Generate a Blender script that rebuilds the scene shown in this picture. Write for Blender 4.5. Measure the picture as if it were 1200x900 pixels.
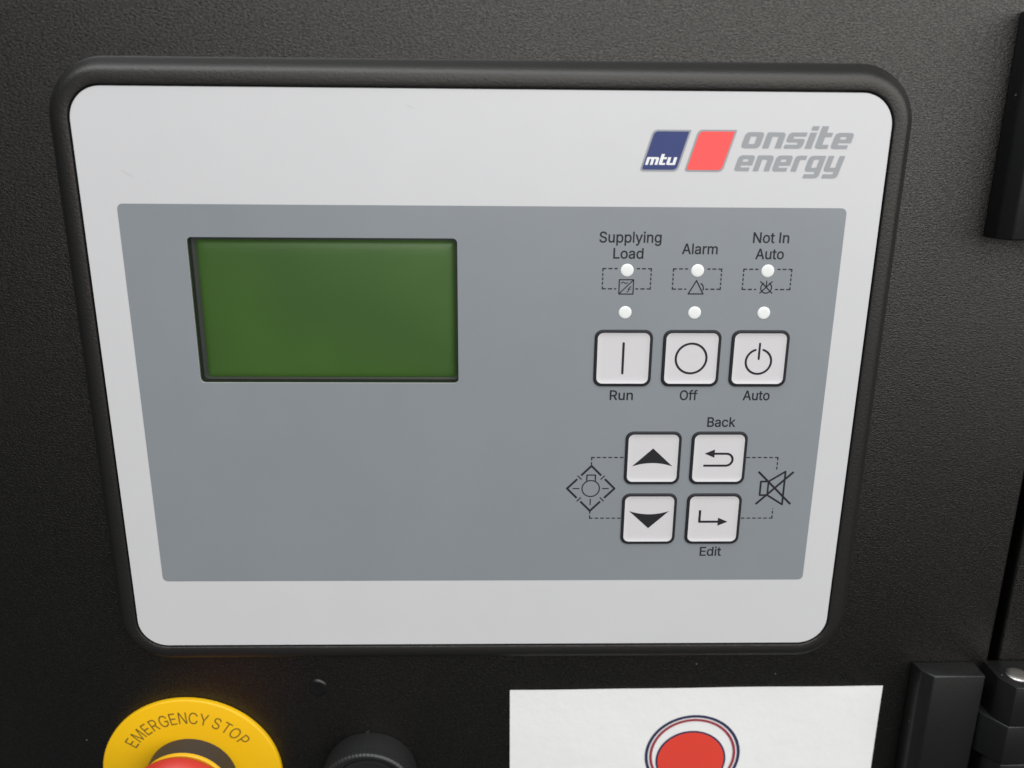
import bpy, bmesh, math, random
from mathutils import Vector, Matrix
from mathutils.geometry import delaunay_2d_cdt

for o in list(bpy.data.objects):
    bpy.data.objects.remove(o)
random.seed(7)
scene = bpy.context.scene
COL = scene.collection

# ------------------------------------------------------------------ camera
cam_data = bpy.data.cameras.new("camera")
cam = bpy.data.objects.new("camera", cam_data)
COL.objects.link(cam)
cam.matrix_world = Matrix((
    (0.999744625, -0.002009564, -0.022508800, 0.002443521),
    (-0.020860998, 0.300917640, -0.953421939, -0.306400165),
    (0.008689257, 0.953648015, 0.300798871, 0.100368386),
    (0, 0, 0, 1)))
cam_data.sensor_width = 36.0
cam_data.lens = 31.2
cam_data.clip_start = 0.01
cam_data.clip_end = 60
cam_data.dof.use_dof = True
cam_data.dof.focus_distance = 0.325
cam_data.dof.aperture_fstop = 8.0
scene.camera = cam

# ------------------------------------------------------------------ light
world = bpy.data.worlds.new("World")
scene.world = world
world.use_nodes = True
bg = world.node_tree.nodes["Background"]
bg.inputs[0].default_value = (0.93, 0.97, 1.0, 1)
bg.inputs[1].default_value = 0.075

def area_lamp(name, loc, target, sx, sy, power, colour):
    l = bpy.data.lights.new(name, 'AREA')
    l.shape = 'RECTANGLE'
    l.size, l.size_y = sx, sy
    l.energy = power
    l.color = colour
    o = bpy.data.objects.new(name, l)
    COL.objects.link(o)
    o.location = loc
    o.rotation_euler = (Vector(target) - Vector(loc)).to_track_quat('-Z', 'Y').to_euler()
    return o

area_lamp("shop_lamp", (1.05, -1.58, 0.74), (0.05, 0, 0.0), 4.1, 1.7, 64.0, (1.0, 0.985, 0.968))
area_lamp("ceiling_lamp", (-0.25, -0.55, 1.5), (0, -0.05, 0), 2.4, 1.0, 35.0, (0.92, 0.96, 1.0))

vs = scene.view_settings
vs.view_transform = 'Standard'
vs.look = 'None'
vs.exposure = 0.0
vs.gamma = 1.0
vs.use_curve_mapping = False

# ------------------------------------------------------------------ glyph outlines (plain sans letters, 1/1000 em)
GLYPHS = {
    'A': (480, '16,0 201,509 276,509 463,0 395,0 287,302 264,372 232,478 245,478 213,371 191,302 85,0/110,142 110,199 370,199 370,142'),
    'B': (456, '60,0 60,509 241,509 274,507 304,501 329,491 350,477 367,461 381,442 390,421 396,398 398,374 397,353 393,336 387,320 356,286 315,267 315,262 331,260 347,254 363,245 378,234 391,220 402,203 411,184 416,161 418,136 416,111 410,88 400,67 386,48 368,31 344,18 317,8 284,2 247,0/125,57 245,57 281,60 309,67 330,80 344,96 353,115 355,137 354,153 350,169 342,184 333,197 320,209 306,218 289,225 269,229 248,231 125,231/125,285 238,285 288,296 302,304 314,314 323,326 330,340 335,355 336,372 333,393 326,412 313,429 294,442 270,449 240,452 125,452'),
    'C': (510, '267,-7 225,-3 186,7 150,25 119,49 92,79 70,115 53,157 44,203 40,254 44,305 53,352 70,393 92,429 119,459 150,484 186,501 225,512 267,516 340,504 362,496 383,485 402,471 419,456 435,438 448,418 459,397 467,373 473,348 408,348 389,395 357,428 315,449 267,456 237,453 209,445 184,432 161,414 141,391 125,364 113,332 106,295 103,254 106,213 113,177 125,145 141,117 161,94 184,76 210,63 237,56 267,53 315,60 357,81 389,114 408,160 473,160 467,135 459,112 448,91 435,71 420,53 402,38 383,24 363,13 341,5 317,-2 293,-6'),
    'E': (419, '60,0 60,509 372,509 372,452 125,452 125,286 355,286 355,229 125,229 125,57 375,57 375,0'),
    'G': (520, '269,-7 225,-3 185,7 149,25 118,49 91,79 69,116 53,157 43,203 40,254 43,305 53,352 69,393 91,429 117,459 149,484 184,501 223,512 265,516 291,514 316,510 340,504 363,494 384,483 403,469 421,453 436,436 449,416 460,395 468,373 474,349 408,349 387,393 356,427 315,448 265,456 236,453 209,445 183,432 160,414 141,392 125,364 113,332 106,295 103,254 106,213 113,177 125,145 141,117 161,95 184,76 210,63 238,56 269,53 296,55 322,61 345,71 365,85 382,102 396,123 407,147 413,173 415,202 434,199 283,199 283,256 478,256 478,200 475,160 466,124 451,91 431,62 406,38 377,19 344,5 308,-4'),
    'I': (200, '68,0 68,509 132,509 132,0'),
    'L': (393, '60,0 60,509 125,509 125,57 361,57 361,0'),
    'M': (628, '60,0 60,509 152,509 277,187 287,159 299,123 311,84 322,49 307,49 318,83 330,121 342,158 352,187 476,509 568,509 568,0 504,0 504,291 504,327 505,369 506,413 507,457 513,457 498,409 482,363 467,322 456,291 342,0 286,0 170,291 159,321 145,361 129,408 112,457 119,457 120,416 121,372 122,328 122,291 122,0'),
    'N': (523, '60,0 60,509 136,509 343,183 363,151 388,107 414,55 405,54 401,108 399,157 399,195 399,509 463,509 463,0 387,0 202,290 177,331 148,381 108,452 119,454 122,384 124,328 125,291 125,0'),
    'O': (533, '267,-7 225,-3 186,7 150,25 119,49 92,79 70,115 53,157 44,203 40,254 44,305 53,352 70,393 92,429 119,459 150,484 186,501 225,512 267,516 309,512 348,501 384,484 415,459 442,429 464,393 480,352 490,305 493,254 490,203 480,157 464,115 442,79 415,49 384,25 348,7 309,-3/267,53 296,55 324,63 349,76 372,94 392,116 408,144 420,176 428,213 430,254 428,295 420,332 408,365 392,392 372,415 349,433 324,446 296,453 267,456 237,453 210,445 184,433 161,415 142,392 125,364 113,332 106,295 103,254 106,213 113,176 125,144 142,117 161,94 184,76 210,63 237,55'),
    'P': (445, '60,0 60,509 235,509 272,506 305,499 332,487 356,471 375,452 390,430 400,404 407,377 409,348 407,318 400,291 390,265 375,243 356,223 332,207 305,195 272,188 235,186 109,186 109,242 233,242 257,244 279,248 297,256 312,266 324,279 333,294 339,310 343,328 344,348 343,367 339,385 333,402 324,416 312,428 297,439 279,446 257,451 232,452 125,452 125,0'),
    'R': (449, '60,0 60,509 236,509 273,506 305,500 333,489 356,473 376,455 390,433 401,408 407,381 409,352 407,323 401,296 390,271 376,250 356,232 333,217 305,206 273,200 236,198 96,198 96,255 234,255 258,256 280,260 298,267 313,276 325,287 334,300 340,316 344,333 345,352 344,371 340,389 334,405 325,419 313,430 298,440 279,446 258,451 233,452 125,452 125,0/353,0 230,229 303,229 428,0'),
    'S': (447, '224,-9 188,-7 156,-1 128,9 102,23 81,40 64,60 51,83 42,109 38,137 104,137 108,118 114,102 123,88 136,76 150,66 166,59 224,49 246,50 267,54 286,60 303,69 317,79 329,92 338,106 344,122 346,139 344,154 340,168 332,179 296,205 245,222 184,239 145,253 112,269 86,289 67,313 56,341 52,372 54,400 62,425 75,448 92,468 113,484 138,498 165,508 195,514 227,516 259,514 289,508 316,498 340,484 360,468 377,449 390,427 398,403 401,378 337,378 332,402 320,421 302,437 280,449 254,456 225,459 204,457 185,454 167,448 152,440 139,430 129,418 121,405 117,391 115,376 117,359 122,345 131,334 169,308 212,293 264,279 312,264 359,238 395,198 402,180 407,161 408,139 406,112 399,87 386,64 370,43 349,25 323,11 294,0 261,-7'),
    'T': (449, '32,452 32,509 417,509 417,452 257,452 257,0 193,0 193,452'),
    'Y': (472, '203,0 203,208 16,509 91,509 192,344 222,292 250,230 224,230 251,293 280,344 381,509 455,509 268,208 268,0'),
    'a': (389, '160,-9 137,-7 115,-3 94,5 76,15 60,29 48,45 38,63 32,84 30,108 32,128 36,146 43,161 53,174 64,184 78,193 125,211 178,220 234,227 265,235 271,240 274,246 276,255 276,257 267,297 240,322 196,331 149,322 118,301 100,274 41,291 51,313 64,331 79,346 95,358 114,368 133,375 194,384 239,379 286,360 300,350 312,336 322,320 330,301 335,278 337,251 337,0 277,0 277,52 272,52 252,25 215,1/170,45 192,47 211,51 228,59 242,68 254,80 263,93 270,108 274,122 276,138 276,190 259,182 231,176 200,171 175,168 134,159 103,139 97,130 93,118 92,105 102,72 130,52'),
    'c': (396, '207,-8 174,-5 144,3 117,16 93,35 72,58 56,85 44,116 37,150 34,187 37,225 44,260 56,291 72,318 93,341 117,360 144,374 174,382 207,384 260,377 305,356 340,322 362,277 303,262 290,289 270,311 242,325 207,330 184,328 163,321 145,310 130,296 118,278 108,258 102,236 98,212 96,187 98,163 102,139 108,117 118,97 130,80 145,66 163,55 184,49 207,46 243,52 271,66 292,89 304,117 363,102 341,56 306,21 261,-1'),
    'd': (424, '195,-8 165,-6 137,3 111,16 89,34 70,57 55,84 43,116 36,151 34,189 36,227 43,261 55,293 70,320 89,342 112,361 137,374 165,382 196,384 218,383 237,379 253,373 287,346 306,319 311,319 311,509 372,509 372,0 313,0 313,59 307,59 287,31 252,4 236,-3 217,-7/205,47 226,49 246,55 263,65 278,78 290,95 299,115 306,138 310,162 312,189 310,216 306,241 300,263 290,282 278,299 263,312 246,322 227,328 205,330 182,328 162,322 145,311 130,298 118,281 108,261 102,239 98,215 96,189 98,163 102,139 109,117 118,97 130,80 145,66 162,55 182,49'),
    'f': (254, '228,379 228,327 6,327 6,379/81,0 81,432 82,452 87,470 96,486 107,499 120,510 135,519 187,530 222,527 243,521 227,468 215,472 195,474 178,472 164,468 154,460 147,449 143,435 142,419 142,0'),
    'g': (425, '207,-151 180,-149 156,-146 134,-140 82,-110 51,-69 101,-41 122,-66 154,-88 207,-97 236,-95 261,-87 282,-75 298,-58 308,-34 311,-6 311,68 306,68 287,41 252,16 236,10 217,6 195,5 165,7 138,14 113,27 90,43 71,65 55,90 43,120 36,154 34,191 36,229 43,263 55,293 71,320 90,342 112,361 138,374 166,382 196,384 218,383 237,379 253,373 288,346 308,319 313,319 313,379 372,379 372,-9 370,-40 363,-67 350,-90 334,-109 314,-124 291,-136 265,-144 237,-149/205,59 227,61 246,66 264,75 278,87 290,103 300,121 307,142 311,166 312,193 311,219 307,242 300,264 291,283 279,299 264,312 247,322 227,328 205,330 182,328 163,322 145,312 130,298 118,282 109,262 102,241 98,218 96,193 98,167 102,144 109,123 118,104 131,88 145,76 163,66 183,61'),
    'i': (167, '53,0 53,379 114,379 114,0/84,443 73,444 63,448 54,455 47,463 43,472 41,483 43,494 47,504 54,512 63,518 73,522 84,524 95,522 105,518 114,512 121,504 125,494 126,483 125,472 121,463 114,455 105,448 95,444'),
    'k': (381, '110,137 110,212 121,212 284,379 360,379 184,199 177,199/53,0 53,509 114,509 114,0/294,0 148,186 191,229 372,0'),
    'l': (165, '54,0 54,509 112,509 112,0'),
    'm': (610, '53,0 53,379 112,379 112,295 108,295 114,314 122,331 132,346 172,376 219,386 245,383 268,375 287,361 303,342 314,320 321,295 312,295 318,312 326,329 337,343 381,375 437,386 458,385 478,380 497,372 514,361 529,346 541,328 550,307 555,283 557,255 557,0 496,0 496,254 493,279 485,298 473,313 456,323 438,329 419,330 402,329 387,326 374,320 345,290 335,247 335,0 274,0 274,260 272,280 265,297 253,311 238,322 220,328 199,330 158,320 145,312 135,302 126,289 119,274 115,257 114,238 114,0'),
    'n': (410, '114,227 114,0 53,0 53,379 112,379 112,287 102,287 116,319 132,344 152,362 175,374 200,382 227,384 252,383 275,377 295,369 313,356 328,340 341,321 350,298 355,271 357,240 357,0 296,0 296,235 293,263 286,286 273,304 256,318 235,326 210,329 192,328 176,324 161,317 147,308 136,297 126,283 119,266 115,248'),
    'o': (415, '207,-8 174,-5 144,3 117,16 93,35 72,58 56,85 44,116 37,150 34,187 37,225 44,260 56,291 72,318 93,341 117,360 144,374 174,382 207,384 241,382 271,374 299,360 323,341 343,318 359,291 371,260 379,225 381,187 379,150 371,116 359,85 343,58 323,35 299,16 271,3 241,-5/207,46 231,49 252,55 270,66 285,80 298,97 307,117 314,139 318,163 319,187 318,212 314,236 307,258 298,278 285,296 270,310 252,321 231,328 207,330 184,328 163,321 145,310 130,296 118,278 108,258 102,236 98,212 96,187 98,163 102,139 108,117 118,97 130,80 145,66 163,55 184,49'),
    'p': (424, '53,-143 53,379 112,379 112,319 118,319 137,346 171,373 188,379 207,383 229,384 259,382 287,374 313,361 335,342 354,320 370,293 381,261 388,227 390,189 388,151 381,116 370,84 355,57 336,34 313,16 288,3 260,-6 229,-8 208,-7 189,-3 173,4 138,31 118,59 114,59 114,-143/220,47 242,49 262,55 279,66 294,80 306,97 316,117 323,139 327,163 328,189 327,215 323,239 316,261 307,281 295,298 280,311 262,322 243,328 220,330 198,328 178,322 161,312 147,299 134,282 125,263 118,241 114,216 113,189 114,162 118,138 125,115 135,95 147,78 162,65 179,55 198,49'),
    'r': (259, '53,0 53,379 112,379 112,321 115,321 124,339 137,354 152,367 171,377 191,383 213,385 229,384 243,384 243,322 230,324 207,326 190,324 174,321 159,315 146,306 135,296 126,284 119,269 115,254 114,237 114,0'),
    't': (227, '204,379 204,327 6,327 6,379/65,471 126,471 126,98 127,83 130,70 136,61 144,55 156,51 170,50 185,51 202,54 213,2 192,-3 168,-4 138,-1 113,7 92,21 77,41 68,64 65,93'),
    'u': (410, '182,-5 158,-3 135,2 115,11 97,23 82,39 69,59 60,82 54,109 53,139 53,379 114,379 114,144 116,117 124,94 137,75 154,61 175,53 200,50 218,51 234,55 249,62 263,71 274,83 283,97 290,113 295,132 296,153 296,379 357,379 357,0 298,0 298,92 307,92 294,60 277,35 257,17 234,5 209,-3'),
    'y': (389, '47,-139 61,-86 71,-87 104,-89 130,-74 151,-36 163,-1 17,379 84,379 165,155 187,87 206,21 184,21 202,87 224,155 305,379 371,379 204,-58 177,-107 139,-136 91,-145 65,-143'),
}


# ------------------------------------------------------------------ materials
def new_mat(name, base=(0.5, 0.5, 0.5), rough=0.5, spec=0.5, metallic=0.0, coat=0.0):
    m = bpy.data.materials.new(name)
    m.use_nodes = True
    b = m.node_tree.nodes["Principled BSDF"]
    b.inputs["Base Color"].default_value = (*base, 1)
    b.inputs["Roughness"].default_value = rough
    b.inputs["Specular IOR Level"].default_value = spec
    b.inputs["Metallic"].default_value = metallic
    b.inputs["Coat Weight"].default_value = coat
    return m

def nodes(m):
    return m.node_tree.nodes, m.node_tree.links, m.node_tree.nodes["Principled BSDF"]

def coords(m, scale):
    n, l, b = nodes(m)
    tc = n.new("ShaderNodeTexCoord")
    mp = n.new("ShaderNodeMapping")
    mp.inputs["Scale"].default_value = scale
    l.new(tc.outputs["Object"], mp.inputs["Vector"])
    return mp.outputs[0]

def noise(m, vec, scale=1.0, detail=3, rough=0.5, dist=0.0):
    n, l, b = nodes(m)
    t = n.new("ShaderNodeTexNoise")
    t.inputs["Scale"].default_value = scale
    t.inputs["Detail"].default_value = detail
    t.inputs["Roughness"].default_value = rough
    t.inputs["Distortion"].default_value = dist
    l.new(vec, t.inputs["Vector"])
    return t.outputs["Fac"]

def ramp(m, fac, p0, c0, p1, c1):
    n, l, b = nodes(m)
    r = n.new("ShaderNodeValToRGB")
    r.color_ramp.elements[0].position = p0
    r.color_ramp.elements[0].color = (*c0, 1)
    r.color_ramp.elements[1].position = p1
    r.color_ramp.elements[1].color = (*c1, 1)
    l.new(fac, r.inputs[0])
    return r.outputs[0]

def mix(m, fac, a, b_):
    n, l, b = nodes(m)
    x = n.new("ShaderNodeMix")
    x.data_type = 'RGBA'
    for sock, v in ((x.inputs[0], fac), (x.inputs[6], a), (x.inputs[7], b_)):
        if isinstance(v, (int, float)):
            sock.default_value = v
        elif isinstance(v, tuple):
            sock.default_value = (*v, 1)
        else:
            l.new(v, sock)
    return x.outputs[2]

def bump(m, height, strength, dist):
    n, l, b = nodes(m)
    bp = n.new("ShaderNodeBump")
    bp.inputs["Strength"].default_value = strength
    bp.inputs["Distance"].default_value = dist
    l.new(height, bp.inputs["Height"])
    l.new(bp.outputs[0], b.inputs["Normal"])

def specks(m, base, colour, scale, size, keep):
    """Tiny dust specks: voronoi dots kept only in a fraction of the cells."""
    n, l, b = nodes(m)
    v = n.new("ShaderNodeTexVoronoi")
    v.inputs["Scale"].default_value = 1.0
    l.new(coords(m, (scale, scale, scale)), v.inputs["Vector"])
    lt = n.new("ShaderNodeMath"); lt.operation = 'LESS_THAN'
    l.new(v.outputs["Distance"], lt.inputs[0]); lt.inputs[1].default_value = size
    sp = n.new("ShaderNodeSeparateColor")
    l.new(v.outputs["Color"], sp.inputs[0])
    k = n.new("ShaderNodeMath"); k.operation = 'LESS_THAN'
    l.new(sp.outputs[0], k.inputs[0]); k.inputs[1].default_value = keep
    mu = n.new("ShaderNodeMath"); mu.operation = 'MULTIPLY'
    l.new(lt.outputs[0], mu.inputs[0]); l.new(k.outputs[0], mu.inputs[1])
    l.new(mix(m, mu.outputs[0], base, colour), b.inputs["Base Color"])

# wrinkle finish black enamel of the cabinet
def make_enamel(name, base, rough, strength):
    m = new_mat(name, base, rough, 0.68)
    n, l, b = nodes(m)
    f = noise(m, coords(m, (980, 980, 1700)), 1.0, 4, 0.65, 0.5)
    bump(m, f, strength, 0.00045)
    pit = n.new("ShaderNodeMapRange")
    pit.inputs["From Min"].default_value = 0.36
    pit.inputs["From Max"].default_value = 0.62
    pit.inputs["To Min"].default_value = 0.42
    pit.inputs["To Max"].default_value = 0.80
    l.new(f, pit.inputs[0])
    l.new(pit.outputs[0], b.inputs["Specular IOR Level"])
    b.inputs['Specular Tint'].default_value = (1.0, 0.965, 0.915, 1)
    tone = ramp(m, noise(m, coords(m, (14, 14, 14)), 1.0, 4, 0.6), 0.35, tuple(c * 0.85 for c in base), 0.7, tuple(c * 1.2 for c in base))
    specks(m, tone, (0.13, 0.12, 0.11), 150, 0.05, 0.035)
    r = n.new("ShaderNodeMapRange")
    r.inputs["To Min"].default_value = rough - 0.05
    r.inputs["To Max"].default_value = rough + 0.07
    l.new(noise(m, coords(m, (9, 9, 9)), 1.0, 5, 0.6), r.inputs[0])
    l.new(r.outputs[0], b.inputs["Roughness"])
    return m

M = {}
M['enamel'] = make_enamel('black_wrinkle_enamel', (0.0032, 0.0029, 0.0028), 0.34, 0.6)
M['bezel'] = new_mat('black_moulded_plastic', (0.009, 0.0087, 0.0085), 0.43, 0.55)
M['bezel'].node_tree.nodes['Principled BSDF'].inputs['Specular Tint'].default_value = (1.0, 0.96, 0.90, 1)
bump(M['bezel'], noise(M['bezel'], coords(M['bezel'], (1300, 1300, 1600)), 1.0, 3), 0.5, 0.00025)
M['hinge'] = new_mat('black_hinge_paint', (0.004, 0.004, 0.0039), 0.42, 0.5)
bump(M['hinge'], noise(M['hinge'], coords(M['hinge'], (900, 900, 900)), 1.0, 3), 0.25, 0.0002)
specks(M['hinge'], (0.006, 0.006, 0.0058), (0.12, 0.12, 0.11), 220, 0.08, 0.1)
M['stud'] = new_mat('glossy_black_paint', (0.006, 0.006, 0.006), 0.28, 0.5)
M['cap'] = new_mat('black_cap_plastic', (0.016, 0.016, 0.016), 0.42)
specks(M['cap'], (0.016, 0.016, 0.016), (0.2, 0.2, 0.19), 260, 0.09, 0.12)

# printed faceplate film
def film(name, base, rough=0.38, var=0.03, sp=True):
    m = new_mat(name, base, rough, 0.5)
    a = tuple(c * (1 - var) for c in base)
    bb = tuple(min(1, c * (1 + var)) for c in base)
    tone = ramp(m, noise(m, coords(m, (25, 25, 25)), 1.0, 5, 0.65), 0.3, a, 0.7, bb)
    n, l, b = nodes(m)
    if sp:
        specks(m, tone, tuple(c * 0.62 for c in base), 80, 0.026, 0.07)
        rr = n.new('ShaderNodeMapRange')
        rr.inputs['To Min'].default_value = rough - 0.05
        rr.inputs['To Max'].default_value = rough + 0.10
        l.new(noise(m, coords(m, (38, 38, 30)), 1.0, 6, 0.7, 0.6), rr.inputs[0])
        l.new(rr.outputs[0], b.inputs['Roughness'])
    else:
        l.new(tone, b.inputs["Base Color"])
    bump(m, noise(m, coords(m, (2600, 2600, 2600)), 1.0, 2), 0.16, 0.0001)
    return m

M['white_film'] = film('white_faceplate_film', (0.575, 0.573, 0.578), 0.33, 0.015)
M['grey_film'] = film('grey_faceplate_film', (0.228, 0.246, 0.262), 0.30, 0.025)
M['button'] = film('white_button_film', (0.60, 0.585, 0.592), 0.38, 0.012, False)
M['lens'] = new_mat('white_lamp_lens', (0.78, 0.79, 0.77), 0.25)
M['ink'] = new_mat('black_print_ink', (0.018, 0.018, 0.021), 0.5, 0.25)
M['ink_grey'] = new_mat('light_grey_print_ink', (0.31, 0.32, 0.335), 0.5, 0.25)
M['ink_blue'] = new_mat('navy_print_ink', (0.042, 0.056, 0.170), 0.5, 0.25)
M['ink_red'] = new_mat('red_print_ink', (0.90, 0.10, 0.095), 0.5, 0.25)
M['ink_white'] = new_mat('white_print_ink', (0.78, 0.78, 0.78), 0.5, 0.25)
M['lcd'] = film('green_lcd_glass', (0.062, 0.128, 0.034), 0.35, 0.13, False)
specks(M['lcd'], ramp(M['lcd'], noise(M['lcd'], coords(M['lcd'], (16, 16, 16)), 1.0, 2, 0.5), 0.3, (0.080, 0.182, 0.038), 0.70, (0.110, 0.245, 0.042)), (0.16, 0.22, 0.12), 120, 0.035, 0.10)
M['lcd_frame'] = new_mat('dark_display_frame', (0.07, 0.078, 0.066), 0.5)
# clear pane: mostly transparent with a faint gloss
M['pane'] = bpy.data.materials.new('clear_window_pane')
M['pane'].use_nodes = True
_n, _l = M['pane'].node_tree.nodes, M['pane'].node_tree.links
_n.remove(_n["Principled BSDF"])
_t = _n.new("ShaderNodeBsdfTransparent"); _t.inputs[0].default_value = (0.96, 0.98, 0.96, 1)
_g = _n.new("ShaderNodeBsdfGlossy"); _g.inputs["Roughness"].default_value = 0.22
_f = _n.new("ShaderNodeFresnel"); _f.inputs[0].default_value = 1.4
_m = _n.new("ShaderNodeMixShader")
_l.new(_f.outputs[0], _m.inputs[0]); _l.new(_t.outputs[0], _m.inputs[1]); _l.new(_g.outputs[0], _m.inputs[2])
_l.new(_m.outputs[0], _n["Material Output"].inputs[0])

M['yellow'] = film('yellow_plastic', (0.80, 0.46, 0.002), 0.45, 0.03, True)
M['engraved'] = new_mat('dark_engraved_letter', (0.16, 0.105, 0.012), 0.6)
M['gasket'] = new_mat('dark_grey_housing', (0.030, 0.026, 0.026), 0.55)
M['red_plastic'] = new_mat('red_button_plastic', (0.52, 0.034, 0.022), 0.45)
M['paper'] = film('white_paper', (0.79, 0.79, 0.775), 0.7, 0.02, False)
bump(M['paper'], noise(M['paper'], coords(M['paper'], (90, 90, 90)), 1.0, 5, 0.6), 0.25, 0.0012)
M['steel'] = new_mat('worn_steel_pin', (0.55, 0.52, 0.49), 0.38, 0.5, 1.0)
bump(M['steel'], noise(M['steel'], coords(M['steel'], (600, 600, 600)), 1.0, 4), 0.3, 0.0003)
M['dark'] = new_mat('unlit_gap_black', (0.01, 0.01, 0.01), 0.8)

# ------------------------------------------------------------------ mesh helpers: x right, z up, d outward from the faceplate, all in mm
def P(x, z, d):
    return (x * 0.001, -d * 0.001, z * 0.001)

def link(name, mesh, mat, parent=None, smooth=False):
    o = bpy.data.objects.new(name, mesh)
    COL.objects.link(o)
    if mat is not None:
        mesh.materials.append(mat)
    if parent is not None:
        o.parent = parent
    if smooth:
        mesh.polygons.foreach_set("use_smooth", [True] * len(mesh.polygons))
    return o

def empty(name, label, category, group=None):
    o = bpy.data.objects.new(name, None)
    COL.objects.link(o)
    o.empty_display_size = 0.01
    o["label"] = label
    o["category"] = category
    if group:
        o["group"] = group
    return o

def mesh_from(verts, faces):
    me = bpy.data.meshes.new("mesh")
    me.from_pydata([P(*v) for v in verts], [], faces)
    me.update()
    return me

def winding(polys, x, y):
    w = 0
    for c in polys:
        n = len(c)
        for i in range(n):
            x0, y0 = c[i]
            x1, y1 = c[(i + 1) % n]
            if (y0 <= y) != (y1 <= y):
                if x < x0 + (y - y0) * (x1 - x0) / (y1 - y0):
                    w += 1 if y1 > y0 else -1
    return w

def flat_mesh(polys, d, thick=0.0, dfun=None):
    """Union (non-zero winding) of outlines as one flat sheet facing the viewer; thick > 0 adds side walls."""
    pts, faces = [], []
    for c in polys:
        k = len(pts)
        pts += [Vector((p[0], p[1])) for p in c]
        faces.append(list(range(k, len(pts))))
    vs_, es_, fs_, ov, oe, of = delaunay_2d_cdt(pts, [], faces, 0, 1e-5)
    verts = [(v.x, v.y, dfun(v.x, v.y) if dfun else d) for v in vs_]
    out = []
    for f in fs_:
        cx = sum(vs_[i].x for i in f) / len(f)
        cy = sum(vs_[i].y for i in f) / len(f)
        if winding(polys, cx, cy) != 0:
            a = sum(vs_[f[i]].x * vs_[f[(i + 1) % len(f)]].y - vs_[f[(i + 1) % len(f)]].x * vs_[f[i]].y for i in range(len(f)))
            out.append(list(f) if a > 0 else list(reversed(f)))
    if thick > 0:
        for c in polys:
            k = len(verts)
            n = len(c)
            verts += [(p[0], p[1], d) for p in c] + [(p[0], p[1], d - thick) for p in c]
            for i in range(n):
                j = (i + 1) % n
                out.append([k + i, k + n + i, k + n + j, k + j])
    return mesh_from(verts, out)

def flat(name, polys, d, mat, parent=None, thick=0.0, dfun=None):
    return link(name, flat_mesh(polys, d, thick, dfun), mat, parent)

def rrect(x0, x1, z0, z1, r, n=10):
    pts = []
    for cx, cz, a0 in ((x1 - r, z0 + r, -90), (x1 - r, z1 - r, 0), (x0 + r, z1 - r, 90), (x0 + r, z0 + r, 180)):
        for i in range(n + 1):
            a = math.radians(a0 + 90 * i / n)
            pts.append((cx + r * math.cos(a), cz + r * math.sin(a)))
    return pts

def circle(cx, cz, r, n=48, a0=0.0):
    return [(cx + r * math.cos(a0 + 2 * math.pi * i / n), cz + r * math.sin(a0 + 2 * math.pi * i / n)) for i in range(n)]

def rev(c):
    return list(reversed(c))

def rounded(pts, n=5):
    """Polygon with an optional radius as third value of a corner."""
    out = []
    k = len(pts)
    for i in range(k):
        p = Vector(pts[i][:2])
        r = pts[i][2] if len(pts[i]) > 2 else 0
        if r <= 0:
            out.append((p.x, p.y)); continue
        a = (Vector(pts[i - 1][:2]) - p).normalized()
        b = (Vector(pts[(i + 1) % k][:2]) - p).normalized()
        ang = a.angle(b)
        t = r / math.tan(ang / 2)
        p1, p2 = p + a * t, p + b * t
        for j in range(n + 1):
            s = j / n
            q = p1 * (1 - s) ** 2 + p * 2 * s * (1 - s) + p2 * s * s
            out.append((q.x, q.y))
    return out

def seg(a, b, w, ext=0.0):
    a, b = Vector(a), Vector(b)
    t = (b - a).normalized()
    n = Vector((-t.y, t.x)) * w / 2
    a = a - t * ext
    b = b + t * ext
    return [tuple(a - n), tuple(b - n), tuple(b + n), tuple(a + n)]

def path(pts, w, closed=False, cap=False):
    out = []
    k = len(pts)
    for i in range(k if closed else k - 1):
        out.append(seg(pts[i], pts[(i + 1) % k], w))
    for i, p in enumerate(pts):
        if closed or cap or 0 < i < k - 1:
            out.append(circle(p[0], p[1], w / 2, 10))
    return out

def arc(cx, cz, r, a0, a1, n=24):
    return [(cx + r * math.cos(math.radians(a0 + (a1 - a0) * i / n)), cz + r * math.sin(math.radians(a0 + (a1 - a0) * i / n))) for i in range(n + 1)]

def dashes(a, b, w, dash, gap, phase=0.0):
    a, b = Vector(a), Vector(b)
    L = (b - a).length
    t = (b - a) / L
    out, s = [], phase
    while s < L - 0.05:
        e = min(s + dash, L)
        if e - s > 0.15:
            out.append(seg(a + t * s, a + t * e, w))
        s += dash + gap
    return out

def loft(rings, close_front=True, close_back=False):
    """rings: list of (outline, d) from back to front with equal point counts, outlines counter-clockwise."""
    verts, faces = [], []
    n = len(rings[0][0])
    for pts, d in rings:
        verts += [(p[0], p[1], d) for p in pts]
    for k in range(len(rings) - 1):
        for i in range(n):
            j = (i + 1) % n
            faces.append([k * n + i, k * n + j, (k + 1) * n + j, (k + 1) * n + i])
    if close_front:
        faces.append([(len(rings) - 1) * n + i for i in range(n)])
    if close_back:
        faces.append([i for i in reversed(range(n))])
    return mesh_from(verts, faces)

def auto_smooth(o, deg=35):
    me = o.data
    bm = bmesh.new(); bm.from_mesh(me)
    for f in bm.faces:
        f.smooth = True
    for e in bm.edges:
        if len(e.link_faces) == 2 and e.calc_face_angle(0) > math.radians(deg):
            e.smooth = False
    bm.to_mesh(me); bm.free()
    return o

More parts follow.
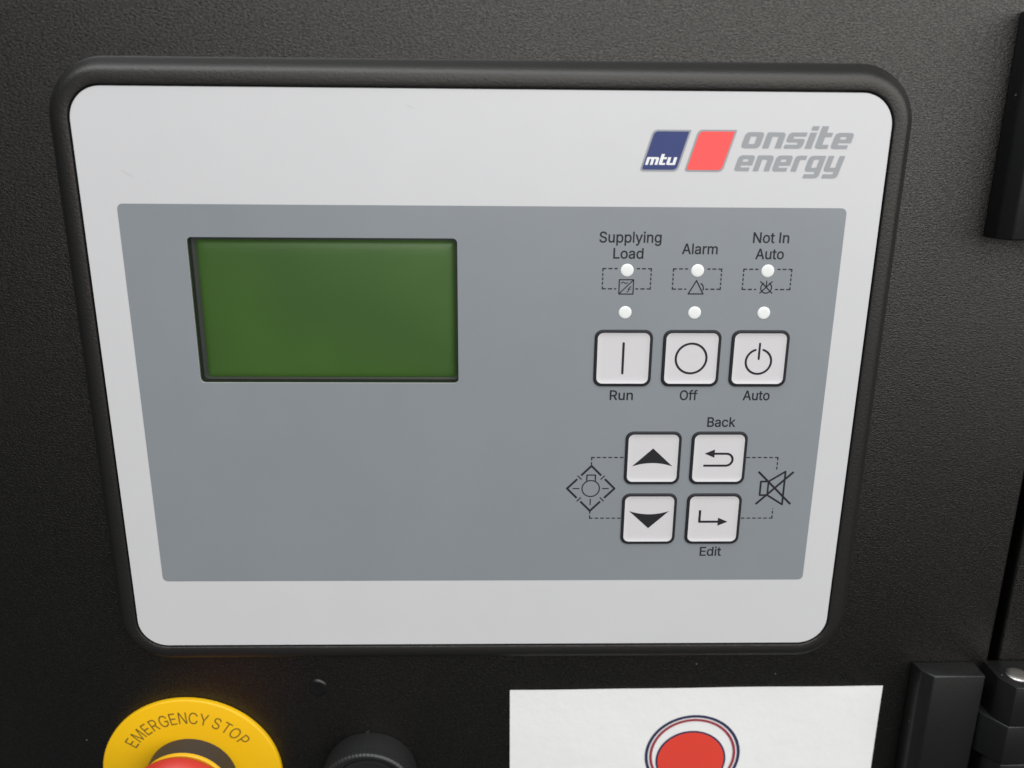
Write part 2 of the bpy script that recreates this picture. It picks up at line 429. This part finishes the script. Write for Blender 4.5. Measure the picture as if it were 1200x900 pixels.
def bevel(o, width, segs=2, deg=25):
    bm = bmesh.new(); bm.from_mesh(o.data)
    bmesh.ops.remove_doubles(bm, verts=bm.verts, dist=1e-7)
    es = [e for e in bm.edges if len(e.link_faces) == 2 and e.calc_face_angle(0) > math.radians(deg)]
    bmesh.ops.bevel(bm, geom=es, offset=width * 0.001, segments=segs, profile=0.5, affect='EDGES', clamp_overlap=True)
    bmesh.ops.recalc_face_normals(bm, faces=bm.faces)
    bm.to_mesh(o.data); bm.free()
    return auto_smooth(o, 40)

# ---- lettering
def glyph(ch):
    adv, s = GLYPHS[ch]
    return adv, [[tuple(float(v) for v in p.split(',')) for p in c.split(' ')] for c in s.split('/')]

CAP = 505.0
def text_polys(txt, x0, x1, z, cap, weight=0):
    polys, x = [], 0.0
    for ch in txt:
        if ch == ' ':
            x += 170; continue
        adv, cs = glyph(ch)
        for c in cs:
            polys.append([(p[0] + x, p[1]) for p in c])
        x += adv
    lo = min(p[0] for c in polys for p in c)
    hi = max(p[0] for c in polys for p in c)
    sx = (x1 - x0) / (hi - lo)
    sz = cap / CAP_UNITS
    polys = [[(x0 + (p[0] - lo) * sx, z + p[1] * sz) for p in c] for c in polys]
    return [fatten(c, weight / 2) for c in polys]

def fatten(c, w):
    """Move every corner outward by about w (outlines run clockwise, counters the other way)."""
    out, n = [], len(c)
    for i in range(n):
        a, p, b = Vector(c[i - 1]), Vector(c[i]), Vector(c[(i + 1) % n])
        t1, t2 = (p - a).normalized(), (b - p).normalized()
        n1, n2 = Vector((-t1.y, t1.x)), Vector((-t2.y, t2.x))
        m = n1 + n2
        if m.length < 0.3:
            out.append((p.x, p.y)); continue
        m.normalize()
        q = p + m * min(w / max(m.dot(n1), 0.4), 2 * w)
        out.append((q.x, q.y))
    return out
CAP_UNITS = max(p[1] for c in glyph('L')[1] for p in c)

# heavy slanted square letters of the maker's mark, on a grid with x-height 10
def block(ch):
    h = {
        'o': ([[(0, 0, 2.2), (9.8, 0, 2.6), (9.8, 10, 2.2), (0, 10, 2.6)]], [[(3.3, 2.6), (6.5, 2.6), (6.5, 7.4), (3.3, 7.4)]], 9.8),
        'n': ([[(0, 0), (3.3, 0), (3.3, 7.4), (6.5, 7.4), (6.5, 0), (9.8, 0), (9.8, 10, 2.4), (0, 10, 1.0)]], [], 9.8),
        's': ([[(0, 0), (9.5, 0, 2.4), (9.5, 6.1, 1.4), (3.2, 6.1), (3.2, 7.6), (9.5, 7.6), (9.5, 10), (0, 10, 2.4), (0, 3.9, 1.4), (6.3, 3.9), (6.3, 2.4), (0, 2.4)]], [], 9.5),
        'i': ([[(0, 0), (3.5, 0), (3.5, 10), (0, 10)], [(0, 11.4), (3.5, 11.4), (3.5, 14), (0, 14)]], [], 3.5),
        't': ([[(0, 14), (0, 0, 2.2), (6.9, 0), (6.9, 2.5), (3.5, 2.5), (3.5, 7.4), (6.9, 7.4), (6.9, 10), (3.5, 10), (3.5, 14)]], [], 6.9),
        'e': ([[(0, 0, 2.2), (8.8, 0), (8.8, 2.3), (3.3, 2.3), (3.3, 3.7), (9.8, 3.7), (9.8, 10, 2.2), (0, 10, 2.6)]], [[(3.3, 5.9), (6.5, 5.9), (6.5, 7.6), (3.3, 7.6)]], 9.8),
        'r': ([[(0, 0), (3.3, 0), (3.3, 7.4), (6.7, 7.4), (6.7, 10), (0, 10, 2.2)]], [], 6.7),
        'g': ([[(0, 0, 2.2), (6.5, 0), (6.5, -1.7), (0.6, -1.7), (0.6, -4.2), (9.8, -4.2, 2.4), (9.8, 10), (0, 10, 2.6)]], [[(3.3, 2.4), (6.5, 2.4), (6.5, 7.6), (3.3, 7.6)]], 9.8),
        'y': ([[(0, 10), (0, 0, 2.2), (6.5, 0), (6.5, -1.7), (0.6, -1.7), (0.6, -4.2), (9.8, -4.2, 2.4), (9.8, 10), (6.5, 10), (6.5, 2.5), (3.3, 2.5), (3.3, 10)]], [], 9.8),
        'm': ([[(0, 0), (3.0, 0), (3.0, 7.4), (5.1, 7.4), (5.1, 0), (8.1, 0), (8.1, 7.4), (10.2, 7.4), (10.2, 0), (13.2, 0), (13.2, 10, 2.4), (0, 10, 1)]], [], 13.2),
        'u': ([[(0, 10), (0, 0, 2.2), (9.8, 0), (9.8, 10), (6.5, 10), (6.5, 2.5), (3.3, 2.5), (3.3, 10)]], [], 9.8),
    }[ch]
    def ccw(c):
        a = sum(c[i][0] * c[(i + 1) % len(c)][1] - c[(i + 1) % len(c)][0] * c[i][1] for i in range(len(c)))
        return c if a > 0 else rev(c)
    return [ccw(rounded(c)) for c in h[0]] + [rev(ccw(rounded(c))) for c in h[1]], h[2]

def block_text(txt, x0, x1, z, xh, slant, gap=1.5):
    """x0..x1: extent at the baseline."""
    polys, x = [], 0.0
    for ch in txt:
        ps, w = block(ch)
        polys += [[(p[0] + x, p[1]) for p in c] for c in ps]
        x += w + gap
    sx = (x1 - x0) / (x - gap)
    sz = xh / 10.0
    return [[(x0 + p[0] * sx + p[1] * sz * slant, z + p[1] * sz) for p in c] for c in polys]

# ================================================================== SETTING: the cabinet front
WALL = -6.0
def slab(name, x0, x1, z0, z1, d0, d1, mat, parent=None, bev=1.2):
    o = link(name, loft([(([(x0, z0), (x1, z0), (x1, z1), (x0, z1)]), d0), ([(x0, z0), (x1, z0), (x1, z1), (x0, z1)], d1)], True, True), mat, parent)
    return bevel(o, bev, 3)

cab = slab('cabinet_panel', -420, 208.7, -330, 330, WALL - 22, WALL, M['enamel'], None, 1.6)
cab["kind"] = "structure"
cab["label"] = "black wrinkle-painted front panel of the cabinet"
side = slab('cabinet_frame', 213.2, 420, -330, 330, WALL - 24, WALL - 1.0, M['enamel'], None, 1.6)
side["kind"] = "structure"
side["label"] = "black painted cabinet frame beyond the narrow gap at the right"
back = slab('gap_channel', 200, 222, -329, 329, WALL - 40, WALL - 26, M['dark'], None, 0.5)
back["kind"] = "structure"
back["label"] = "dark channel behind the gap between panel and frame"

# small painted-over stud mark below the controller
rings = []
for r, d in ((4.2, -0.3), (4.0, 0.10), (3.6, 0.40), (3.0, 0.58), (2.2, 0.50), (1.4, 0.42), (0.5, 0.40)):
    rings.append((circle(-69.2, -129.5, r, 28), WALL + d))
stud = link('stud_mark', loft(rings), M['stud'], cab)
auto_smooth(stud, 60)

# ================================================================== CONTROLLER
HW, HH = 136.0, 104.93
ctl = empty('control_panel', 'generator controller with white and grey faceplate, green display and push buttons', 'control panel')
ctl.location = (0, 0, 0)

# bezel: a rounded moulded frame lofted outward from the faceplate edge
def bez(m):
    return rrect(-HW - m, HW + m, -HH - m, HH + m, max(11.0 + m, 0.5), 16)
prof = [(9.4, -6.3), (9.4, -5.95), (9.15, -5.7), (8.85, -5.25), (8.5, -4.65), (8.1, -3.9), (7.6, -2.9), (7.05, -1.9), (6.45, -1.05), (5.75, -0.35), (5.0, 0.1), (4.2, 0.38), (3.3, 0.5), (1.2, 0.5), (0.85, 0.38), (0.68, 0.1), (0.66, -1.4)]
bz = link('bezel', loft([(bez(m), d) for m, d in prof], False), M['bezel'], ctl)
auto_smooth(bz, 33)

# faceplate with the display opening
DX0, DX1, DZ0, DZ1 = -102.15, -9.62, 3.95, 56.15
fp = flat('faceplate', [rrect(-HW, HW, -HH, HH, 11.0, 14), rev(rrect(DX0, DX1, DZ0, DZ1, 1.6, 5))], 0.0, M['white_film'], ctl, 1.2)
fp["label"] = "white rounded faceplate film"
gx = HW - 0.0432 * 272
gf = flat('grey_field', [rrect(-gx, gx, -76.42, 67.24, 1.9, 6), rev(rrect(DX0 + 0.02, DX1 - 0.02, DZ0 + 0.02, DZ1 - 0.02, 1.6, 5))], 0.05, M['grey_film'], fp)
gf["label"] = "grey printed field of the faceplate"

# display: dark well, green glass, clear pane
disp = link('display', loft([(rrect(DX0 - 0.3, DX1 + 0.3, DZ0 - 0.3, DZ1 + 0.3, 1.6, 5), -1.25), (rrect(DX0 - 0.3, DX1 + 0.3, DZ0 - 0.3, DZ1 + 0.3, 1.6, 5), -5.6), (rrect(DX0 + 0.6, DX1 - 0.6, DZ0 + 0.6, DZ1 - 0.6, 1.2, 5), -5.8)], True), M['lcd_frame'], ctl)
disp["label"] = "recessed liquid crystal display"
# the well is seen from inside: turn its sides inward
bm = bmesh.new(); bm.from_mesh(disp.data)
bmesh.ops.reverse_faces(bm, faces=[f for f in bm.faces if abs(f.normal.y) < 0.9])
bm.to_mesh(disp.data); bm.free()
def scr(k, r):
    return rrect(DX0 + 1.3 + k, DX1 - 0.9 - k, DZ0 + 0.5 + k, DZ1 - 1.6 - k, r, 5)
glass = link('screen', loft([(scr(0, 1.2), -5.8), (scr(0.3, 1.4), -5.45), (scr(0.9, 1.6), -5.1), (scr(1.8, 1.8), -4.88), (scr(3.2, 2.0), -4.76), (scr(5.0, 2.0), -4.7)]), M['lcd'], disp, True)
glass["label"] = "dull green unlit screen"
flat('window_pane', [rrect(DX0 + 0.05, DX1 - 0.05, DZ0 + 0.05, DZ1 - 0.05, 1.55, 5)], -0.35, M['pane'], disp)

# maker's mark
INK = 0.10
SL = 0.29
def para(name, xl, xr, zb, zt, sl, inset, d, mat):
    dx = (zt - zb) * sl
    c = [(xl, zb, 0.9), (xr, zb, 2.2), (xr + dx, zt, 0.2), (xl + dx, zt, 2.2)]
    if inset:
        k = inset
        c = [(xl + k * 1.25, zb + k, 0.6), (xr - k * 0.8, zb + k, 1.9), (xr + dx - k * 1.4, zt - k, 0.1), (xl + dx + k * 0.9, zt - k, 1.9)]
    return flat(name, [rounded(c, 6)], d, mat, fp)
para('emblem_border', 52.1, 64.9, 79.15, 92.7, SL, 0, INK, M['ink_grey'])
para('emblem', 52.1, 64.9, 79.15, 92.7, SL, 0.55, INK + 0.04, M['ink_blue'])["label"] = "navy slanted square of the mark"
para('emblem_border', 67.2, 80.2, 79.15, 92.8, SL, 0, INK, M['ink_grey'])
para('emblem', 67.2, 80.2, 79.15, 92.8, SL, 0.55, INK + 0.04, M['ink_red'])["label"] = "red slanted square of the mark"
flat('lettering', block_text('mtu', 53.8, 63.9, 81.25, 2.55, 0.27, 1.2), INK + 0.08, M['ink_white'], fp)["label"] = "small white word mtu"
flat('lettering', block_text('onsite', 85.7, 122.3, 86.95, 5.2, SL), INK, M['ink_grey'], fp)["label"] = "heavy grey slanted word onsite"
flat('lettering', block_text('energy', 84.0, 120.0, 79.45, 5.2, SL), INK, M['ink_grey'], fp)["label"] = "heavy grey slanted word energy"

# plain lettering
for txt, x0, x1, z, cap in (
        ('Supplying', 39.4, 60.9, 55.05, 3.75), ('Load', 44.45, 54.9, 49.5, 3.65), ('Alarm', 68.3, 80.7, 51.2, 3.65),
        ('Not In', 92.75, 105.3, 55.2, 3.65), ('Auto', 94.1, 104.0, 49.55, 3.65),
        ('Run', 45.35, 53.8, -2.3, 3.7), ('Off', 71.0, 77.4, -2.3, 3.75), ('Auto', 94.2, 104.0, -2.3, 3.7),
        ('Back', 81.9, 92.3, -12.7, 3.75), ('Edit', 82.95, 91.2, -65.9, 3.85)):
    flat('lettering', text_polys(txt, x0 + 0.05, x1 - 0.05, z + 0.05, cap - 0.1, 0.15), INK, M['ink'], fp)["label"] = "printed word " + txt

# status lamps, with the dashed frames of the upper row
LX = (49.5, 74.2, 98.9)
lens_mesh = loft([(circle(0, 0, 2.28, 32), 0.06), (circle(0, 0, 2.22, 32), 0.16), (circle(0, 0, 2.0, 32), 0.22), (circle(0, 0, 1.3, 32), 0.25), (circle(0, 0, 0.5, 32), 0.26)])
lens_mesh.polygons.foreach_set("use_smooth", [True] * len(lens_mesh.polygons))
lens_mesh.materials.append(M['lens'])
for row, z in (('upper', 45.4), ('lower', 30.35)):
    for x, w in zip(LX, (('supplying load', 'alarm', 'not in auto'), ('run', 'off', 'auto'))[row == 'lower']):
        o = bpy.data.objects.new('status_lamp', lens_mesh)
        COL.objects.link(o); o.parent = ctl
        o.location = P(x, z, 0)
        o["label"] = "round white %s lamp of the %s row" % (w, row)

def dashed_frame(cx):
    l, r, t, b = cx - 8.45, cx + 8.45, 46.0, 38.85
    w, da, ga = 0.44, 1.2, 0.7
    ps = []
    ps += dashes((l - w / 2, t), (cx - 3.4, t), w, da + 0.2, ga)
    ps += dashes((r + w / 2, t), (cx + 3.4, t), w, da + 0.2, ga)
    ps += dashes((l - w / 2, b), (cx - 3.5, b), w, da + 0.3, ga)
    ps += dashes((r + w / 2, b), (cx + 3.2, b), w, da + 0.3, ga)
    for x in (l, r):
        ps += dashes((x, t), (x, b + 0.1), w, 1.0, 0.57)
    return ps
for cx in LX:
    flat('dashed_frame', dashed_frame(cx), INK, M['ink'], fp)

# the three small symbols in the frames
ps = path([(46.95, 37.0), (51.95, 37.0), (51.95, 42.1), (46.95, 42.1)], 0.40, True)
ps += [seg((47.0, 37.1), (51.9, 42.0), 0.36)]
ps += path([(47.6, 40.75), (48.0, 41.2), (48.5, 41.2), (49.0, 40.8), (49.5, 40.8), (49.9, 41.2)], 0.32)
ps += path([(51.35, 39.6), (50.75, 39.5), (50.45, 38.9), (50.25, 38.0), (49.7, 37.75)], 0.3) + [seg((50.0, 38.75), (51.2, 38.75), 0.26)]
flat('symbol', ps, INK, M['ink'], fp)["label"] = "square converter symbol"
ps = path([(71.45, 37.15), (76.7, 37.15), (74.1, 41.9)], 0.44, True) + path(arc(74.6, 39.1, 2.1, 62, -20, 10), 0.42)
flat('symbol', ps, INK, M['ink'], fp)["label"] = "triangle alarm symbol"
ps = path(arc(98.9, 39.45, 1.9, 118, 422, 30), 0.42) + [seg((98.9, 42.0), (98.9, 39.6), 0.38), seg((96.65, 41.75), (101.2, 37.45), 0.42), seg((100.95, 41.75), (96.7, 37.45), 0.42)]
flat('symbol', ps, INK, M['ink'], fp)["label"] = "crossed-out power symbol"

# push buttons
def button_meshes():
    def br(k, r):
        return rrect(-k, k, -k - 0.1, k + 0.1, r, 8)
    bord = loft([(br(10.45, 2.95), 0.06), (br(10.4, 2.9), 0.42), (br(10.15, 2.7), 0.55), (br(9.35, 2.1), 0.52)], False)
    face = loft([(br(9.45, 2.15), 0.50), (br(9.2, 2.0), 0.47), (br(8.7, 1.7), 0.34), (br(8.0, 1.4), 0.27), (br(6.5, 1.2), 0.25), (br(3.0, 1.0), 0.25)])
    bord.polygons.foreach_set("use_smooth", [True] * len(bord.polygons))
    face.polygons.foreach_set("use_smooth", [True] * len(face.polygons))
    bord.materials.append(M['ink']); face.materials.append(M['button'])
    return bord, face
bord_me, face_me = button_meshes()
SYM = 0.31
up_arrow = [(-7.6, -3.3), (0, 3.9), (7.6, -3.3)] + [(x, -3.3 + 1.35 * (1 - (x / 7.6) ** 2)) for x in (6, 4.5, 3, 1.5, 0, -1.5, -3, -4.5, -6)]
def ccw(c):
    a = sum(c[i][0] * c[(i + 1) % len(c)][1] - c[(i + 1) % len(c)][0] * c[i][1] for i in range(len(c)))
    return c if a > 0 else rev(c)
symbols = {
    'run': path([(0, -5.6), (0, 5.6)], 0.85, cap=True),
    'off': [circle(0, 0, 5.95, 48), rev(circle(0, 0, 5.15, 48))],
    'auto': path(arc(-0.1, -1.1, 4.6, 108, 432, 40), 0.78, cap=True) + path([(-0.1, -0.1), (-0.1, 5.6)], 0.75, cap=True),
    'up': [ccw(up_arrow)],
    'down': [ccw([(x, -z) for x, z in up_arrow])],
    'back': path([(-5.4, -3.0), (3.0, -3.0)] + arc(3.0, -0.6, 2.4, -90, 90, 14) + [(-2.4, 1.8)], 0.85) + [ccw([(-5.2, 1.85), (-1.5, 3.5), (-1.5, 0.2)])],
    'edit': path([(-5.2, 3.6), (-5.2, -1.2), (2.8, -1.2)], 0.9) + [ccw([(5.6, -1.2), (1.9, 0.5), (1.9, -2.9)])],
}
words = {'run': 'run button with a vertical bar', 'off': 'off button with a circle', 'auto': 'auto button with a power symbol', 'up': 'arrow button pointing up', 'down': 'arrow button pointing down', 'back': 'back button with a returning arrow', 'edit': 'edit button with an angled arrow'}
for key, x, z in (('run', 49.5, 13.55), ('off', 74.1, 13.55), ('auto', 98.7, 13.55), ('up', 62.4, -25.1), ('back', 87.0, -25.1), ('down', 62.25, -50.05), ('edit', 86.95, -50.05)):
    b = bpy.data.objects.new('button', face_me)
    COL.objects.link(b); b.parent = ctl
    b.location = P(x, z, 0)
    b["label"] = "white square " + words[key]
    o = bpy.data.objects.new('border', bord_me)
    COL.objects.link(o); o.parent = b
    s = flat('symbol', symbols[key], SYM, M['ink'], b)

# lamp-test diamond, muted horn and their dashed lines
ps = []
c = Vector((39.7, -37.5)); hw, hh = 8.95, 9.2
corner = [Vector((0, hh)), Vector((hw, 0)), Vector((0, -hh)), Vector((-hw, 0))]
for k in range(4):
    a, b_ = corner[k], corner[(k + 1) % 4]
    ps += [seg(c + a, c + a.lerp(b_, 0.42), 0.78), seg(c + b_, c + b_.lerp(a, 0.42), 0.78), circle((c + a).x, (c + a).y, 0.39, 10)]
    mid = a.lerp(b_, 0.5)
    ps += [seg(c + mid * 0.80, c + mid * 1.14, 0.44)]
ps += [circle(c.x, c.y, 3.5, 36), rev(circle(c.x, c.y, 3.06, 36))]
ps += path([(c.x - 1.6, c.y + 3.1), (c.x - 1.6, c.y + 5.5), (c.x + 1.6, c.y + 5.5), (c.x + 1.6, c.y + 3.1)], 0.48)
ps += [seg((c.x - 6.8, c.y), (c.x - 4.3, c.y), 0.42), seg((c.x + 4.3, c.y), (c.x + 6.8, c.y), 0.42), seg((c.x, c.y - 4.2), (c.x, c.y - 6.8), 0.42)]
flat('symbol', ps, INK, M['ink'], fp)["label"] = "lamp test diamond symbol"
ps = [seg((102.75, -30.65), (116.1, -44.0), 0.8), seg((116.05, -30.75), (102.8, -44.0), 0.8)]
ps += path([(104.0, -34.65), (106.9, -34.65), (112.95, -30.6), (112.95, -44.15), (106.9, -40.25), (104.0, -40.25)], 0.72, True) + [seg((106.9, -34.6), (106.9, -40.3), 0.68)]
flat('symbol', ps, INK, M['ink'], fp)["label"] = "crossed-out horn symbol"
w = 0.44
for x0, x1, z, ze in ((39.65 - w / 2, 51.7, -24.9, -28.2), (39.7 - w / 2, 51.6, -49.8, -46.8), (109.5 + w / 2, 97.6, -24.9, -30.3), (109.6 + w / 2, 97.6, -49.85, -45.8)):
    xv = x0 + w / 2 if x0 < 60 else x0 - w / 2
    flat('dashed_line', dashes((x0, z), (x1, z), w, 1.35, 0.8) + dashes((xv, z), (xv, ze), w, 1.15, 0.7), INK, M['ink'], fp)

# light scuffs on the film
M['scuff'] = new_mat('grey_scuff', (0.47, 0.465, 0.46), 0.5)
for pts in ([(-26, 99.9), (-24.6, 99.35), (-23.4, 98.7)], [(-121.3, 78.5), (-119.8, 77.2), (-117.9, 76.2)], [(-113.2, 74.6), (-112.9, 74.3)], [(-127.3, 91.0), (-126.9, 90.8)]):
    flat('scratch', path(pts, 0.14), 0.06, M['scuff'], fp)

# ================================================================== EMERGENCY STOP
EX, EZ = -123.3, -170.8
es = empty('emergency_stop_button', 'red emergency stop button on a round yellow collar at the lower left', 'emergency stop')
def lathe(name, prof_, mat, parent, n=72, deg=40):
    o = link(name, loft([(circle(EX, EZ, r, n), d) for r, d in prof_], True), mat, parent)
    return auto_smooth(o, deg)
collar = lathe('collar', [(37.0, WALL + 0.05), (37.4, WALL + 0.4), (37.4, WALL + 2.0), (37.2, WALL + 2.35), (36.8, WALL + 2.5), (18.4, WALL + 2.5)], M['yellow'], es)
collar["label"] = "flat yellow ring plate"
lathe('housing', [(18.6, WALL + 2.4), (18.6, 4.6), (18.2, 5.0)], M['gasket'], es)
lathe('base_ring', [(18.3, 4.9), (18.75, 5.1), (18.75, 6.0), (18.3, 6.5), (15.0, 6.7)], M['yellow'], es)["label"] = "yellow ring under the red head"
lathe('button_head', [(14.5, 6.6), (15.4, 7.2), (18.0, 8.4), (20.2, 9.3), (20.9, 10.5), (20.9, 11.6), (20.2, 14.2), (17.8, 18.5), (15.2, 21.0), (11.5, 22.8), (6.5, 24.0), (2.0, 24.4)], M['red_plastic'], es, 72, 60)["label"] = "red mushroom head"
tp = []
for ch, ang in (('E', -54.6), ('M', -45.0), ('E', -35.8), ('R', -27.9), ('G', -19.0), ('E', -11.0), ('N', -2.9), ('C', 5.8), ('Y', 14.6), ('S', 25.4), ('T', 34.2), ('O', 42.6), ('P', 52.0)):
    adv, cs = glyph(ch)
    lo = min(p[0] for c_ in cs for p in c_); hi = max(p[0] for c_ in cs for p in c_)
    a = -math.radians(ang)
    sx, sz = 5.4 / CAP_UNITS * 0.80, 5.6 / CAP_UNITS
    for c_ in cs:
        q = []
        for px, pz in c_:
            u, v = (px - (lo + hi) / 2) * sx, 26.0 + pz * sz
            q.append((EX + u * math.cos(a) - v * math.sin(a), EZ + u * math.sin(a) + v * math.cos(a)))
        tp.append(q)
flat('lettering', tp, WALL + 2.54, M['engraved'], collar)["label"] = "words emergency stop set in an arc"

# ================================================================== BLACK ROUND CAP
KX, KZ = -48.6, -171.0
cap = empty('knurled_cap', 'black round plastic cap with a ribbed rim beside the emergency stop', 'cap')
def kring(r, d, n=160, teeth=0.0):
    return ([(KX + (r + (teeth if i % 2 else 0)) * math.cos(2 * math.pi * i / n), KZ + (r + (teeth if i % 2 else 0)) * math.sin(2 * math.pi * i / n)) for i in range(n)], d)
auto_smooth(link('body', loft([kring(19.3, WALL), kring(19.6, WALL + 0.8), kring(20.0, 4.5), kring(20.0, 5.2)], False), M['cap'], cap), 40)
link('ribbed_rim', loft([kring(19.95, 5.2), kring(19.95, 5.4, teeth=0.16), kring(19.95, 7.6, teeth=0.16), kring(19.3, 8.3, teeth=0.1), kring(18.6, 8.4), kring(17.6, 7.6), kring(17.3, 4.6)], False), M['cap'], cap)
auto_smooth(link('inner_disc', loft([kring(17.5, 4.7), kring(14.8, 4.7), kring(14.4, 5.4), kring(13.4, 5.5), kring(12.9, 4.4), kring(4.0, 4.2)], True), M['cap'], cap), 30)
link('locating_nib', loft([(rrect(KX - 1.6, KX + 0.2, KZ + 19.2, KZ + 20.5, 0.3, 3), WALL + 0.2), (rrect(KX - 1.6, KX + 0.2, KZ + 19.2, KZ + 20.5, 0.3, 3), WALL + 1.8)]), M['cap'], cap)

# ================================================================== PAPER SHEET WITH ROUND EMBLEM
PTL, PTR = Vector((10.1, -130.9)), Vector((165.8, -129.8))
ux = (PTR - PTL).normalized(); uz = Vector((-ux.y, ux.x))
PW, PH = (PTR - PTL).length, 108.0
def pdepth(u, v):
    # gentle waves of a sheet taped flat
    return WALL + 0.35 + 0.16 * math.sin(u * 0.045 + 0.4) + 0.12 * math.sin(v * 0.07 + u * 0.02) + 0.10 * math.sin(u * 0.11 - v * 0.05)
pv, pf = [], []
NU, NV = 48, 32
for j in range(NV + 1):
    for i in range(NU + 1):
        u, v = PW * i / NU, PH * j / NV
        q = PTL + ux * u - uz * v
        pv.append((q.x, q.y, pdepth(u, v)))
for j in range(NV):
    for i in range(NU):
        k = j * (NU + 1) + i
        pf.append([k, k + NU + 1, k + NU + 2, k + 1])
rim = [i for i in range(NU + 1)] + [j * (NU + 1) + NU for j in range(1, NV + 1)] + [NV * (NU + 1) + i for i in range(NU - 1, -1, -1)] + [j * (NU + 1) for j in range(NV - 1, 0, -1)]
k0, nr = len(pv), len(rim)
pv += [pv[i] for i in rim] + [(pv[i][0], pv[i][1], pv[i][2] - 0.14) for i in rim]
pf += [[k0 + i, k0 + (i + 1) % nr, k0 + nr + (i + 1) % nr, k0 + nr + i] for i in range(nr)]
paper_me = mesh_from(pv, pf)
paper = link('paper_sheet', paper_me, M['paper'], None, True)
paper["label"] = "white paper sheet with a round red emblem, fixed below the controller"
paper["category"] = "paper"
def on_paper(off):
    def f(x, z):
        q = Vector((x, z)) - PTL
        return pdepth(q.dot(ux), -q.dot(uz)) + off
    return f
BX, BZ = 88.25, -163.95
def ringp(r1, r0, n=72):
    return [circle(BX, BZ, r1, n), rev(circle(BX, BZ, r0, n))]
M['p_navy'] = new_mat('navy_paper_print', (0.02, 0.024, 0.075), 0.65)
M['p_red'] = new_mat('red_paper_print', (0.70, 0.048, 0.028), 0.65)
M['p_maroon'] = new_mat('maroon_paper_print', (0.30, 0.03, 0.05), 0.65)
M['p_white'] = new_mat('white_paper_print', (0.80, 0.80, 0.79), 0.65)
flat('emblem_ring', ringp(20.35, 19.1), 0, M['p_navy'], paper, dfun=on_paper(0.20))["label"] = "navy outer ring of the emblem"
flat('emblem_ring', ringp(18.45, 17.3), 0, M['p_maroon'], paper, dfun=on_paper(0.20))["label"] = "maroon inner ring of the emblem"
flat('emblem_outline', [circle(BX - 0.6, BZ - 2.6, 15.0, 64)], 0, M['p_navy'], paper, dfun=on_paper(0.20))
flat('emblem_disc', [circle(BX - 0.6, BZ - 2.6, 14.2, 64)], 0, M['p_red'], paper, dfun=on_paper(0.26))["label"] = "plain red disc of the emblem"

# ================================================================== HINGES
def extrude_section(name, sec, z0, z1, mat, parent, bev=0.5):
    """sec: cross-section of (x, d) points, seen from above; extruded from z0 to z1."""
    n = len(sec)
    verts = [(x, z0, d) for x, d in sec] + [(x, z1, d) for x, d in sec]
    faces = [[i, (i + 1) % n, n + (i + 1) % n, n + i] for i in range(n)]
    faces += [list(reversed(range(n))), [n + i for i in range(n)]]
    o = link(name, mesh_from(verts, faces), mat, parent)
    bm_ = bmesh.new(); bm_.from_mesh(o.data)
    bmesh.ops.recalc_face_normals(bm_, faces=bm_.faces)
    bm_.to_mesh(o.data); bm_.free()
    return bevel(o, bev, 2, 20)

HLEN, AX = 74.0, 215.3
def make_hinge(label):
    """Built with its top edge at z = 0."""
    h = empty('hinge', label, 'hinge', 'hinges along the right edge of the panel')
    extrude_section('leaf', [(176.3, WALL), (177.8, 0.0), (181.3, 4.0), (202.3, 4.0), (202.3, WALL)], -HLEN, 0, M['hinge'], h, 0.7)
    extrude_section('leaf', [(228.3, WALL - 0.9), (228.3, 4.0), (249.3, 4.0), (252.8, 0.0), (254.3, WALL - 0.9)], -HLEN, 0, M['hinge'], h, 0.7)
    k = 4
    L = HLEN / k
    for i in range(k):
        oct_ = [(AX - 8.5, WALL - 0.8), (AX - 8.5, 4.6), (AX - 4.9, 11.8), (AX + 4.9, 11.8), (AX + 8.5, 4.6), (AX + 8.5, WALL - 0.8)]
        if i % 2 == 0:   # the knuckles of each leaf reach over to it
            oct_ = oct_[:4] + [(AX + 12.0, 2.6), (AX + 12.0, WALL - 0.8)]
        else:
            oct_ = [(AX - 12.0, WALL + 0.1), (AX - 12.0, 2.6)] + oct_[2:]
        extrude_section('knuckle', oct_, -L * (i + 1) + 0.25, -L * i, M['hinge'], h, 0.45)
    pin = link('pin', mesh_from([(AX + r * math.cos(a), z, 3.6 + r * math.sin(a)) for r, z in ((4.4, -HLEN - 0.3), (4.4, 0.35), (4.0, 0.75), (2.5, 1.05), (0.9, 1.15)) for a in [2 * math.pi * i / 40 for i in range(40)]],
                                [[k_ * 40 + i, k_ * 40 + (i + 1) % 40, (k_ + 1) * 40 + (i + 1) % 40, (k_ + 1) * 40 + i] for k_ in range(4) for i in range(40)] + [[160 + i for i in range(40)]]), M['steel'], h)
    bm_ = bmesh.new(); bm_.from_mesh(pin.data); bmesh.ops.recalc_face_normals(bm_, faces=bm_.faces); bm_.to_mesh(pin.data); bm_.free()
    auto_smooth(pin, 40)
    return h

hl = make_hinge('black block hinge with a steel pin at the lower right corner')
hl.location = P(0, -118.4, 0)
hu = hl.copy(); COL.objects.link(hu)
hu["label"] = 'black block hinge cut off by the right edge, beside the upper right of the controller'
hu.location = P(0, 131.0, 0)
for ch in list(hl.children):
    c_ = ch.copy(); COL.objects.link(c_); c_.parent = hu
